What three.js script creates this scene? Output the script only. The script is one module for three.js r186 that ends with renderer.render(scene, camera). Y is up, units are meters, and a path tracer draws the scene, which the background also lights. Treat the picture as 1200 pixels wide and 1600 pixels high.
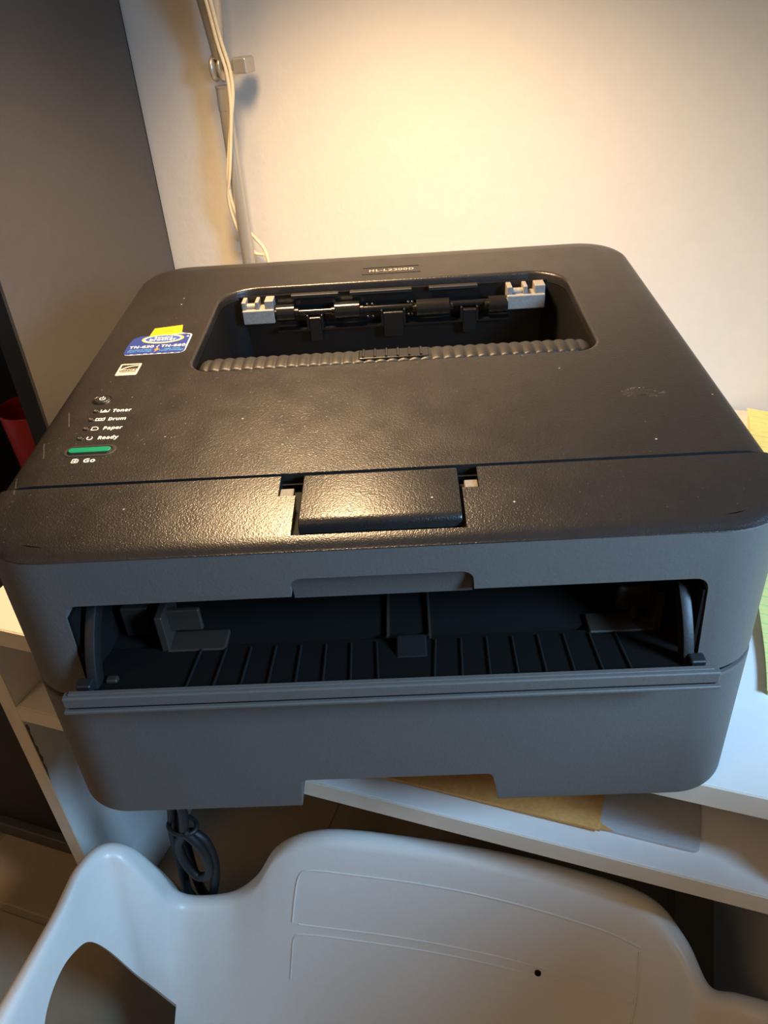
import * as THREE from 'three';
import { RoundedBoxGeometry } from 'three/addons/geometries/RoundedBoxGeometry.js';
import { mergeGeometries, mergeVertices, toCreasedNormals } from 'three/addons/utils/BufferGeometryUtils.js';
import { FontLoader } from 'three/addons/loaders/FontLoader.js';
import { TextGeometry } from 'three/addons/geometries/TextGeometry.js';
import { Brush, Evaluator, SUBTRACTION } from 'three-bvh-csg';

// ---------------------------------------------------------------- camera, lights, exposure
const scene = new THREE.Scene();
scene.background = new THREE.Color(0x0a0c10);
const camera = new THREE.PerspectiveCamera(65.53, 0.75, 0.02, 20);
camera.rotation.order = 'YXZ';
camera.position.set(0.016, 0.7595, 0.2615);
camera.rotation.set(-0.5902, 0.0466, -0.075);
const EXPOSURE = 1.0;
const LAMP = { x: 0.15, y: 0.94, z: -0.17, intensity: 1.75, color: new THREE.Color().setRGB(1, 0.67, 0.36), tx: 0.20, ty: 0.40, tz: -0.20, angle: 1.16 };
const UNSEEN_TASK = { x: 0.88, y: 0.86, z: 0.22, tx: 0.25, ty: 0.25, tz: 0.03, angle: 0.97, intensity: 3.0, color: new THREE.Color().setRGB(0.34, 0.63, 1) };
const UNSEEN_ROOM = { x: -0.35, y: 2.0, z: 1.3, intensity: 0.68, color: new THREE.Color().setRGB(1, 0.62, 0.30) };
const renderer = new THREE.WebGLRenderer({ antialias: true });
renderer.toneMapping = THREE.LinearToneMapping;
renderer.toneMappingExposure = EXPOSURE;
renderer.shadowMap.enabled = true;

// ---------------------------------------------------------------- helpers
let seed = 20311;
const rnd = () => { seed = (seed * 1664525 + 1013904223) >>> 0; return seed / 4294967296; };
const V = (x, y, z) => new THREE.Vector3(x, y, z);
const used = {};
function numbered(name) { const k = used[name] = (used[name] || 0) + 1; return k === 1 ? name : `${name}_${String(k - 1).padStart(3, '0')}`; }
function boxUV(g) {                                   // uv in metres from the dominant direction of each face
  g = g.index ? g.toNonIndexed() : g;
  const p = g.attributes.position, uv = new Float32Array(p.count * 2), a = V(), b = V(), c = V(), n = V();
  for (let i = 0; i < p.count; i += 3) {
    a.fromBufferAttribute(p, i); b.fromBufferAttribute(p, i + 1); c.fromBufferAttribute(p, i + 2);
    n.subVectors(b, a).cross(c.clone().sub(a));
    const x = Math.abs(n.x), y = Math.abs(n.y), z = Math.abs(n.z);
    [a, b, c].forEach((q, k) => {
      const [u, v] = y >= x && y >= z ? [q.x, q.z] : x >= z ? [q.z, q.y] : [q.x, q.y];
      uv[(i + k) * 2] = u; uv[(i + k) * 2 + 1] = v;
    });
  }
  g.setAttribute('uv', new THREE.BufferAttribute(uv, 2));
  return g;
}
function clean(g) {                                   // same attributes everywhere, so that pieces can be merged
  g = g.index ? g.toNonIndexed() : g;
  if (!g.attributes.normal) g.computeVertexNormals();
  if (!g.attributes.uv) g = boxUV(g);
  for (const k of Object.keys(g.attributes)) if (!['position', 'normal', 'uv'].includes(k)) g.deleteAttribute(k);
  g.clearGroups();
  return g;
}
const crease = (g, a) => toCreasedNormals(g.scale(1000, 1000, 1000), a).scale(0.001, 0.001, 0.001);   // its vertex hash works in hundredths
const join = (gs) => mergeGeometries(gs.map((g) => clean(g)));
function part(name, geo, mat, parent, keepUV) {
  const gs = Array.isArray(geo) ? join(geo) : geo;
  const g = keepUV ? gs : boxUV(clean(gs));
  const m = new THREE.Mesh(g, mat);
  m.name = numbered(name); m.castShadow = m.receiveShadow = true;
  if (parent) parent.add(m);
  return m;
}
function thing(name, label, category, pos = [0, 0, 0], turn = 0, group) {
  const o = new THREE.Group(); o.name = numbered(name); o.position.set(...pos); o.rotation.y = turn;
  o.userData = { label, category }; if (group) o.userData.group = group;
  scene.add(o); return o;
}
function bx(w, h, d, x, y, z, r = 0) {                // box from its centre
  const g = r ? new RoundedBoxGeometry(w, h, d, 3, r) : new THREE.BoxGeometry(w, h, d);
  return g.translate(x, y, z);
}
const b2 = (x0, x1, y0, y1, z0, z1, r = 0) => bx(x1 - x0, y1 - y0, z1 - z0, (x0 + x1) / 2, (y0 + y1) / 2, (z0 + z1) / 2, r);
function cyl(r0, r1, a, b, seg = 24, cap = true) {    // tapered rod between two points
  const d = b.clone().sub(a), g = new THREE.CylinderGeometry(r1, r0, d.length(), seg, 1, !cap);
  g.applyQuaternion(new THREE.Quaternion().setFromUnitVectors(V(0, 1, 0), d.normalize()));
  return g.translate((a.x + b.x) / 2, (a.y + b.y) / 2, (a.z + b.z) / 2);
}
const tube = (pts, r, seg = 60, rs = 10, closed = false) => new THREE.TubeGeometry(new THREE.CatmullRomCurve3(pts, closed), seg, r, rs, closed);
// the desk, its wall and what stands by it are turned against the printer
const TURN = -0.3239, EX = V(Math.cos(TURN), 0, -Math.sin(TURN)), EZ = V(Math.sin(TURN), 0, Math.cos(TURN));
const D = (x, y, z) => [-0.276 + EX.x * x + EZ.x * z, y, -0.1505 + EX.z * x + EZ.z * z];

// ---------------------------------------------------------------- procedural materials
function hash2(x, y, s) { let h = (x * 374761393 + y * 668265263 + s * 982451653) | 0; h = Math.imul(h ^ (h >>> 13), 1274126177); return ((h ^ (h >>> 16)) >>> 0) / 4294967296; }
function vnoise(x, y, per, s) {
  const xi = Math.floor(x), yi = Math.floor(y), fx = x - xi, fy = y - yi, u = fx * fx * (3 - 2 * fx), v = fy * fy * (3 - 2 * fy);
  const h = (i, j) => hash2(((i % per) + per) % per, ((j % per) + per) % per, s);
  return (h(xi, yi) * (1 - u) + h(xi + 1, yi) * u) * (1 - v) + (h(xi, yi + 1) * (1 - u) + h(xi + 1, yi + 1) * u) * v;
}
function noiseTex(n, octaves, fn, size, srgb) {       // octaves: [cells, weight]; size = metres covered
  const d = new Uint8Array(n * n * 4);
  for (let y = 0; y < n; y++) for (let x = 0; x < n; x++) {
    let s = 0, w = 0;
    octaves.forEach(([c, k], i) => { s += k * vnoise(x / n * c, y / n * c, c, i + 7); w += k; });
    const q = fn(s / w, x / n, y / n), o = (y * n + x) * 4;
    for (let k = 0; k < 3; k++) d[o + k] = Math.max(0, Math.min(255, Math.round(255 * (q.length ? q[k] : q))));
    d[o + 3] = 255;
  }
  const t = new THREE.DataTexture(d, n, n); t.wrapS = t.wrapT = THREE.RepeatWrapping; t.magFilter = THREE.LinearFilter; t.minFilter = THREE.LinearMipmapLinearFilter; t.generateMipmaps = true;
  t.repeat.set(1 / size, 1 / size); if (srgb) t.colorSpace = THREE.SRGBColorSpace; t.needsUpdate = true; return t;
}
const grainTex = noiseTex(1024, [[300, 1], [180, 0.5]], (s) => s, 0.12);
const fineTex = noiseTex(512, [[200, 1], [60, 0.5]], (s) => s, 0.14);
const wallTex = noiseTex(512, [[40, 0.5], [90, 1], [200, 0.6]], (s) => s, 0.35);
const mk = (o) => new THREE.MeshStandardMaterial({ side: THREE.DoubleSide, ...o });
const tint = (hex, amt, cells, size) => {              // a colour with a faint uneven tone
  const c = new THREE.Color(hex), r = [c.r, c.g, c.b].map((v) => THREE.MathUtils.clamp(v, 0, 1));
  const s = r.map((v) => (v <= 0.0031308 ? v * 12.92 : 1.055 * v ** (1 / 2.4) - 0.055));
  return noiseTex(256, cells, (q) => s.map((v) => v * (1 + amt * (q - 0.5))), size, true);
};
const M = {};
// black lid: moulded grain, dust specks and one rubbed smudge (x, z in metres of the printer)
{
  const n = 1024, d = new Uint8Array(n * n * 4), S = 0.4;
  for (let y = 0; y < n; y++) for (let x = 0; x < n; x++) {
    const t = vnoise(x / n * 220, y / n * 220, 220, 3) * 0.10 + vnoise(x / n * 12, y / n * 12, 12, 5) * 0.08 + 0.91, o = (y * n + x) * 4;
    d[o] = 36 * t; d[o + 1] = 33 * t; d[o + 2] = 31 * t; d[o + 3] = 255;
  }
  const spot = (px, pz, r, v) => {
    const cx = Math.round((((px % S) + S) % S) / S * n), cy = Math.round((((pz % S) + S) % S) / S * n);
    for (let j = -r; j <= r; j++) for (let i = -r; i <= r; i++) if (i * i + j * j <= r * r + 0.3) {
      const o = ((((cy + j) % n) + n) % n * n + (((cx + i) % n) + n) % n) * 4; d[o] = v; d[o + 1] = v * 0.95; d[o + 2] = v * 0.88;
    }
  };
  for (let i = 0; i < 420; i++) spot(-0.17 + rnd() * 0.34, -0.16 + rnd() * 0.155, 0, 60 + rnd() * 60);
  for (let i = 0; i < 60; i++) spot(-0.17 + rnd() * 0.34, -0.3 + rnd() * 0.29, rnd() < 0.25 ? 1 : 0, 120 + rnd() * 90);
  for (let k = 0; k < 3; k++) {                       // rubbed scratches along the left edge
    for (let i = 0; i < 26; i++) spot(-0.166 - k * 0.003 + 0.0002 * i, -0.12 + k * 0.03 + i * 0.0006, 0, 95);
  }
  for (let i = 0; i < 420; i++) {                     // the smudge: darker film with light crumbs at its rim
    const a = rnd() * 6.283, q = Math.sqrt(rnd()); spot(0.1355 + Math.cos(a) * q * 0.0085, -0.1085 + Math.sin(a) * q * 0.0045 + Math.cos(a) * q * 0.001, 1, 22 + rnd() * 7);
  }
  for (let i = 0; i < 20; i++) { const a = rnd() * 6.283, q = 0.9 + rnd() * 0.25; spot(0.1345 + Math.cos(a) * q * 0.0095, -0.1085 + Math.sin(a) * q * 0.005, 0, 130 + rnd() * 60); }
  const t = new THREE.DataTexture(d, n, n); t.wrapS = t.wrapT = THREE.RepeatWrapping; t.magFilter = THREE.LinearFilter; t.minFilter = THREE.LinearMipmapLinearFilter; t.generateMipmaps = true;
  t.repeat.set(1 / S, 1 / S); t.colorSpace = THREE.SRGBColorSpace; t.needsUpdate = true;
  const e = new Uint8Array(n * n * 4);
  for (let y = 0; y < n; y++) for (let x = 0; x < n; x++) {
    const o = (y * n + x) * 4, px = x / n * S, pz = y / n * S - S; let r = 0.30 + 0.06 * vnoise(x / n * 40, y / n * 40, 40, 11);
    const u = (px - 0.1350) / 0.0095, w = (pz + 0.1085 - (px - 0.135) * 0.12) / 0.0048, q = u * u + w * w + 1.7 * (vnoise(x / n * 110, y / n * 110, 110, 12) - 0.45);
    if (q < 1) r = 0.50 + 0.22 * vnoise(x / n * 300, y / n * 300, 300, 13);
    if (d[o] > 55) r = 0.9;
    e[o] = e[o + 1] = e[o + 2] = 255 * r; e[o + 3] = 255;
  }
  const rt = new THREE.DataTexture(e, n, n); rt.wrapS = rt.wrapT = THREE.RepeatWrapping; rt.magFilter = THREE.LinearFilter; rt.minFilter = THREE.LinearMipmapLinearFilter; rt.generateMipmaps = true; rt.repeat.set(1 / S, 1 / S); rt.needsUpdate = true;
  M.lid = mk({ map: t, roughness: 1, roughnessMap: rt, bumpMap: grainTex, bumpScale: 0.00010 });
}
M.black = mk({ color: 0x1c1b1a, roughness: 0.5, bumpMap: fineTex, bumpScale: 0.00005 });
M.gloss = mk({ color: 0x141312, roughness: 0.28, bumpMap: fineTex, bumpScale: 0.00003 });
M.roller = mk({ color: 0x191817, roughness: 0.16 });
M.well = new THREE.MeshPhysicalMaterial({ side: THREE.DoubleSide, color: 0x0b0a0a, roughness: 0.7, specularIntensity: 0.4 });
M.bracket = mk({ map: tint(0x8a857d, 0.15, [[90, 1]], 0.05), roughness: 0.42, bumpMap: fineTex, bumpScale: 0.00006 });
M.dark = new THREE.MeshPhysicalMaterial({ side: THREE.DoubleSide, color: 0x12100e, roughness: 0.85, specularIntensity: 0.3, bumpMap: fineTex, bumpScale: 0.00005 });
M.grey = mk({ map: tint(0x5b5752, 0.07, [[200, 1], [6, 0.5]], 0.15), roughness: 0.55, bumpMap: fineTex, bumpScale: 0.00008 });
M.guide = mk({ color: 0x302922, roughness: 0.55, bumpMap: fineTex, bumpScale: 0.00005 });
M.latch = mk({ map: tint(0x7d766b, 0.12, [[60, 1]], 0.06), roughness: 0.6 });
M.print = mk({ color: 0xe9e4da, roughness: 0.5 });
M.platetext = mk({ color: 0x958d81, roughness: 0.45 });
M.led = mk({ color: 0x4a443d, roughness: 0.3 });
M.green = mk({ color: 0x06805a, roughness: 0.35 });
M.desk = mk({ map: tint(0xeceae4, 0.03, [[5, 1], [80, 0.6]], 0.4), roughness: 0.42, bumpMap: fineTex, bumpScale: 0.00004 });
M.edge = mk({ map: tint(0xe6dcc8, 0.05, [[40, 1], [8, 0.7]], 0.3), roughness: 0.55 });
M.chip = mk({ color: 0x7b6a55, roughness: 0.9 });
M.chair = mk({ map: tint(0xe4e2da, 0.03, [[6, 1], [120, 0.4]], 0.4), roughness: 0.36, bumpMap: fineTex, bumpScale: 0.00006 });
M.chrome = mk({ color: 0xb9b4aa, roughness: 0.28, metalness: 0.5, bumpMap: fineTex, bumpScale: 0.00003 });
M.cord = mk({ color: 0xe5d6b4, roughness: 0.5 });
M.cable = mk({ color: 0x15171a, roughness: 0.55 });
M.bookcase = mk({ map: tint(0x504c4a, 0.16, [[3, 0.5], [8, 1], [150, 0.5]], 0.7), roughness: 0.5, bumpMap: fineTex, bumpScale: 0.00008 });  // bookcase sides: the shelves' black-brown, lightened for the lamp light on them
M.shelfblack = mk({ color: 0x0e0d0c, roughness: 0.6, bumpMap: fineTex, bumpScale: 0.00006 });
M.red = mk({ color: 0xb01a14, roughness: 0.35 });
M.kraft = mk({ map: noiseTex(256, [[120, 1], [14, 0.7], [40, 0.5]], (s) => [0.82 * (0.92 + 0.16 * s), 0.60 * (0.9 + 0.2 * s), 0.33 * (0.88 + 0.24 * s)], 0.2, true), roughness: 0.8 });
M.folder = mk({ map: tint(0xbcbcbd, 0.06, [[140, 1], [10, 0.6]], 0.2), roughness: 0.6 });
M.orange = mk({ color: 0xd0722c, roughness: 0.7 });
M.wall = mk({ map: tint(0xe2ded5, 0.03, [[4, 1], [90, 0.5]], 0.6), roughness: 0.62, bumpMap: wallTex, bumpScale: 0.00022 });
M.ceiling = mk({ color: 0xe6e1d6, roughness: 0.9, bumpMap: wallTex, bumpScale: 0.0004 });
M.grout = mk({ color: 0x9a8d78, roughness: 0.95, bumpMap: fineTex, bumpScale: 0.0003 });
const tileMats = [0xa4937a, 0x9e8d73, 0xa99980].map((h) => mk({ map: tint(h, 0.14, [[5, 1], [17, 0.7], [80, 0.5]], 0.5), roughness: 0.5, bumpMap: wallTex, bumpScale: 0.0003 }));

// ---------------------------------------------------------------- the room
function struct(name, geo, mat) { const m = part(name, geo, mat, scene); m.userData.kind = 'structure'; return m; }
const inDesk = (g) => g.rotateY(TURN).translate(-0.276, 0, -0.1505);
const X0 = -0.75, X1 = 1.7, Z0 = -0.45, Z1 = 2.7, HT = 2.4;
struct('wall_back', inDesk(b2(X0 - 0.1, X1 + 0.1, 0, HT, Z0 - 0.1, Z0)), M.wall);
struct('wall_front', inDesk(b2(X0 - 0.1, X1 + 0.1, 0, HT, Z1, Z1 + 0.1)), M.wall);
struct('wall_left', inDesk(b2(X0 - 0.1, X0, 0, HT, Z0, Z1)), M.wall);
struct('wall_right', inDesk(b2(X1, X1 + 0.1, 0, HT, Z0, Z1)), M.wall);
struct('ceiling', inDesk(b2(X0 - 0.1, X1 + 0.1, HT, HT + 0.1, Z0 - 0.1, Z1 + 0.1)), M.ceiling);
{
  const floor = struct('floor', inDesk(b2(X0 - 0.1, X1 + 0.1, -0.1, -0.0015, Z0 - 0.1, Z1 + 0.1)), M.grout);
  const P = 0.349, geo = clean(inDesk(bx(P - 0.006, 0.008, P - 0.006, 0, -0.004, 0, 0.0015)));
  geo.translate(0.276, 0, 0.1505);
  const variants = tileMats.map(() => boxUV(geo.clone()));
  for (let i = -3; i < 5; i++) for (let j = -2; j < 8; j++) {
    const x = 0.14 + P * (i + 0.5), z = 0.014 + P * (j + 0.5);
    if (x < X0 - 0.1 || x > X1 + 0.1 || z < Z0 - 0.15 || z > Z1 + 0.1) continue;
    const k = Math.floor(rnd() * 3), t = new THREE.Mesh(variants[k], tileMats[k]);
    t.name = numbered('tile'); t.castShadow = t.receiveShadow = true;
    const [a, , c] = D(x, 0, z); t.position.set(a, 0, c); floor.add(t);
  }
}
{ // unseen cool lamp, out of view; placed to light desk and chair from the right
  const t = thing('unseen_task_lamp', 'unseen slim floor lamp with a cool white head, out of view right of the desk', 'lamp', D(UNSEEN_TASK.x + 0.14, 0, UNSEEN_TASK.z), TURN);
  const metal = mk({ color: 0x8d8f92, roughness: 0.4, metalness: 0.6 });
  part('base', cyl(0.11, 0.105, V(0, 0, 0), V(0, 0.02, 0), 40), metal, t);
  part('pole', cyl(0.009, 0.008, V(0, 0.02, 0), V(0, UNSEEN_TASK.y + 0.09, 0), 20), metal, t);
  const h = V(-0.14, UNSEEN_TASK.y, 0), dir = V(UNSEEN_TASK.tx - UNSEEN_TASK.x, UNSEEN_TASK.ty - UNSEEN_TASK.y, UNSEEN_TASK.tz - UNSEEN_TASK.z).normalize(), q = new THREE.Quaternion().setFromUnitVectors(V(0, -1, 0), dir);
  const at = (g, o = 0) => g.applyQuaternion(q).translate(h.x + dir.x * o, h.y + dir.y * o, h.z + dir.z * o);
  part('head', at(new THREE.LatheGeometry([[0, 0.03], [0.03, 0.028], [0.062, 0.006], [0.064, -0.012], [0.061, -0.012], [0.056, 0.004], [0, 0.01]].map(([a, b]) => new THREE.Vector2(a, b)), 40)), metal, t);
  part('arm', cyl(0.007, 0.007, V(0, UNSEEN_TASK.y + 0.085, 0), V(h.x - dir.x * 0.03, h.y - dir.y * 0.03, h.z - dir.z * 0.03), 16), metal, t);
  part('diffuser', at(new THREE.CylinderGeometry(0.056, 0.056, 0.004, 40), 0.004), mk({ color: 0xf0f4ff, emissive: UNSEEN_TASK.color, emissiveIntensity: 1.2, roughness: 0.5 }), t);
  const l = new THREE.SpotLight(UNSEEN_TASK.color, UNSEEN_TASK.intensity, 0, UNSEEN_TASK.angle, 1, 2); l.name = 'unseen_task_light'; l.castShadow = true; l.shadow.radius = 4.5; l.shadow.mapSize.set(2048, 2048);
  const dw = dir.clone().applyAxisAngle(V(0, 1, 0), TURN), p = D(UNSEEN_TASK.x, UNSEEN_TASK.y, UNSEEN_TASK.z);
  l.position.set(p[0] + dw.x * 0.02, p[1] + dw.y * 0.02, p[2] + dw.z * 0.02); l.target.position.set(...D(UNSEEN_TASK.tx, UNSEEN_TASK.ty, UNSEEN_TASK.tz)); scene.add(l, l.target);
}
{ // unseen warm globe lamp behind the camera, placed to light floor and printer front
  const t = thing('unseen_pendant_lamp', 'unseen warm glass globe lamp hanging out of view behind the camera', 'lamp', D(UNSEEN_ROOM.x, UNSEEN_ROOM.y, UNSEEN_ROOM.z), TURN);
  const chrome = mk({ color: 0xb9b4ab, roughness: 0.35, metalness: 0.8 });
  part('globe', new THREE.SphereGeometry(0.1, 40, 24), mk({ color: 0xfff0d8, emissive: UNSEEN_ROOM.color, emissiveIntensity: 0.9, roughness: 0.4 }), t);
  part('rod', cyl(0.006, 0.006, V(0, 0.1, 0), V(0, 0.38, 0), 16), chrome, t);
  part('canopy', cyl(0.05, 0.045, V(0, 0.375, 0), V(0, 0.3999, 0), 32), chrome, t);
  const l = new THREE.PointLight(UNSEEN_ROOM.color, UNSEEN_ROOM.intensity, 0, 2); l.name = 'unseen_pendant_light'; l.castShadow = true; l.shadow.radius = 9; l.position.set(...D(UNSEEN_ROOM.x, UNSEEN_ROOM.y, UNSEEN_ROOM.z)); scene.add(l);
}

// ---------------------------------------------------------------- the desk
const TOP = 0.4;
{
  const t = thing('desk', 'low white two-level desk with pale edges under the printer', 'desk', D(0, 0, 0), TURN);
  const board = (name, x0, x1, y0, y1, z0, z1) => {
    const b = part(name, b2(x0, x1, y0, y1, z0, z1 - 0.0012, 0.0006), M.desk, t);
    part('edge_band', b2(x0, x1, y0 + 0.0003, y1 - 0.0003, z1 - 0.0012, z1, 0.0005), M.edge, b);
    return b;
  };
  board('desktop', -0.034, 0.72, TOP - 0.0165, TOP, -0.445, 0);
  board('shelf', -0.0195, 0.527, TOP - 0.0985, TOP - 0.083, -0.43, 0);
  const left = board('side_panel', -0.034, -0.0195, 0, TOP - 0.0168, -0.445, 0);
  board('side_panel', 0.527, 0.541, 0, TOP - 0.0168, -0.445, 0);
  // chipped laminate along the front of the left panel's inner face
  const s = new THREE.Shape(); s.moveTo(0, 0);
  [[-0.0016, 0.001], [-0.0022, 0.006], [-0.0009, 0.010], [-0.0012, 0.017], [-0.0005, 0.023], [-0.0019, 0.028], [-0.0010, 0.034], [-0.0022, 0.041], [-0.0007, 0.045], [-0.0013, 0.053], [-0.0004, 0.060]].forEach(([a, b]) => s.lineTo(a, -b)); s.lineTo(0.0004, -0.066); s.lineTo(0.0004, 0);
  const chip = new THREE.ExtrudeGeometry(s, { depth: 0.0004, bevelEnabled: false }); chip.rotateY(-Math.PI / 2).translate(-0.0191, TOP - 0.104, -0.001);
  part('chipped_edge', chip, M.chip, left);
}

// ---------------------------------------------------------------- the printer
const font = await new FontLoader().loadAsync('fonts/droid/droid_sans_bold.typeface.json');
const SL = 0.0486, lidY = (z) => 0.1741 + SL * (-0.0485 - z);
function rrect(x0, x1, zb, zf, rb, rf, n = 12, ins = [0, 0, 0]) {   // closed outline in (x, z); ins = inset of sides, back, front
  const [s, b, f] = ins; const pts = [];
  const arc = (cx, cz, r, a0) => { for (let i = 0; i <= n; i++) { const a = a0 + Math.PI / 2 * i / n; pts.push([cx + r * Math.cos(a), cz + r * Math.sin(a)]); } };
  const RB = Math.max(0.0004, rb - Math.max(s, b)), RF = Math.max(0.0004, rf - Math.max(s, f));
  x0 += s; x1 -= s; zb += b; zf -= f;
  arc(x1 - RF, zf - RF, RF, 0); arc(x0 + RF, zf - RF, RF, Math.PI / 2); arc(x0 + RB, zb + RB, RB, Math.PI); arc(x1 - RB, zb + RB, RB, Math.PI * 1.5);
  return pts;
}
function loft(rings, closed = true) {                 // rings: arrays of Vector3 of equal length
  const n = rings[0].length, pos = [], idx = [];
  rings.forEach((r) => r.forEach((p) => pos.push(p.x, p.y, p.z)));
  for (let k = 0; k + 1 < rings.length; k++) for (let i = 0; i < (closed ? n : n - 1); i++) {
    const a = k * n + i, b = k * n + (i + 1) % n, c = a + n, d = b + n; idx.push(a, c, b, b, c, d);
  }
  const g = new THREE.BufferGeometry(); g.setAttribute('position', new THREE.Float32BufferAttribute(pos, 3)); g.setIndex(idx); g.computeVertexNormals(); return g;
}
function capXZ(outline, holes, yOf) {
  const s = new THREE.Shape(outline.map(([x, z]) => new THREE.Vector2(x, -z)));
  holes.forEach((h) => s.holes.push(new THREE.Path(h.map(([x, z]) => new THREE.Vector2(x, -z)))));
  const g = new THREE.ShapeGeometry(s); g.rotateX(-Math.PI / 2);
  const p = g.attributes.position; for (let i = 0; i < p.count; i++) p.setY(i, yOf(p.getX(i), p.getZ(i)));
  g.computeVertexNormals(); return g;
}
const ringAt = (pts, f) => pts.map(([x, z]) => V(x, f(x, z), z));
const P = thing('laser_printer', 'black-topped grey laser printer standing on the white desk', 'printer', [0, TOP, 0]);

// body: upper housing with the manual feed slot, paper tray below
{
  const ev = new Evaluator(); ev.useGroups = false;
  const ext = (pts, y0, y1) => { const s = new THREE.Shape(pts.map(([x, z]) => new THREE.Vector2(x, -z))); const g = new THREE.ExtrudeGeometry(s, { depth: y1 - y0, bevelEnabled: true, bevelSize: 0.0008, bevelThickness: 0.0008, bevelOffset: -0.0008, bevelSegments: 2, steps: 1, curveSegments: 4 }); g.rotateX(-Math.PI / 2).translate(0, y0, 0); return crease(g, 0.25); };
  const front = (shape, z0, z1) => new THREE.ExtrudeGeometry(shape, { depth: z1 - z0, bevelEnabled: false, curveSegments: 10 }).translate(0, 0, z0);
  const up = (o) => { o.updateMatrixWorld(); return o; };
  const cut = (a, b) => ev.evaluate(up(a), up(b), SUBTRACTION);
  let body = new Brush(ext(rrect(-0.1755, 0.1755, -0.343, -0.0008, 0.022, 0.033, 40), 0.0879, 0.1656));
  const slot = new THREE.Shape(); slot.moveTo(-0.1412, 0.07); slot.lineTo(0.1412, 0.07); slot.lineTo(0.1385, 0.136); slot.quadraticCurveTo(0.138, 0.1422, 0.132, 0.1422); slot.lineTo(-0.132, 0.1422); slot.quadraticCurveTo(-0.138, 0.1422, -0.1385, 0.136); slot.closePath();
  body = cut(body, new Brush(front(slot, -0.125, 0.05)));
  const rec = new THREE.Shape(); rec.moveTo(-0.0385, 0.138); rec.lineTo(0.0395, 0.138); rec.lineTo(0.0395, 0.146); rec.quadraticCurveTo(0.0395, 0.1518, 0.0335, 0.1518); rec.lineTo(-0.0325, 0.1518); rec.quadraticCurveTo(-0.0385, 0.1518, -0.0385, 0.146); rec.closePath();
  const rg = front(rec, -0.012, 0.02);
  body = cut(body, new Brush(rg));
  { const w = rrect(0.0075 - 0.1185, 0.0075 + 0.1185, -0.2872, -0.1587, 0.024, 0.015, 10), s = new THREE.Shape(w.map(([x, z]) => new THREE.Vector2(x, -z))); body = cut(body, new Brush(new THREE.ExtrudeGeometry(s, { depth: 0.06, bevelEnabled: false }).rotateX(-Math.PI / 2).translate(0, 0.127, 0))); }
  part('upper_housing', body.geometry, M.grey, P);
  let tray = new Brush(ext(rrect(-0.1755, 0.1755, -0.30, 0, 0.015, 0.033, 40), 0.0012, 0.0833));
  const notch = new THREE.Shape(); notch.moveTo(-0.0508, -0.02); notch.lineTo(0.0524, -0.02); notch.lineTo(0.0518, 0.004); notch.lineTo(0.0495, 0.0175); notch.quadraticCurveTo(0.0488, 0.0212, 0.0455, 0.0212); notch.lineTo(-0.0455, 0.0212); notch.quadraticCurveTo(-0.0490, 0.0212, -0.0493, 0.0175); notch.lineTo(-0.0506, 0.004); notch.closePath();
  tray = cut(tray, new Brush(front(notch, -0.034, 0.05)));
  part('paper_tray', tray.geometry, M.grey, P);
  let core = new Brush(ext(rrect(-0.1737, 0.1737, -0.29, -0.0026, 0.014, 0.031, 40), 0.0834, 0.0886));
  core = cut(core, new Brush(b2(-0.1422, 0.1422, 0.07, 0.1, -0.128, 0.02)));
  part('seam_core', core.geometry, M.well, P);  // black filler set nearly flush; the shade of the gap is its colour
  part('foot', [b2(-0.16, -0.13, 0, 0.0016, -0.28, -0.25)], M.dark, P); part('foot', [b2(0.13, 0.16, 0, 0.0016, -0.28, -0.25)], M.dark, P); part('foot', [b2(0.09, 0.12, 0, 0.0016, -0.11, -0.08)], M.dark, P); part('foot', [b2(-0.15, -0.12, 0, 0.0016, -0.16, -0.13)], M.dark, P);
}
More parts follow.
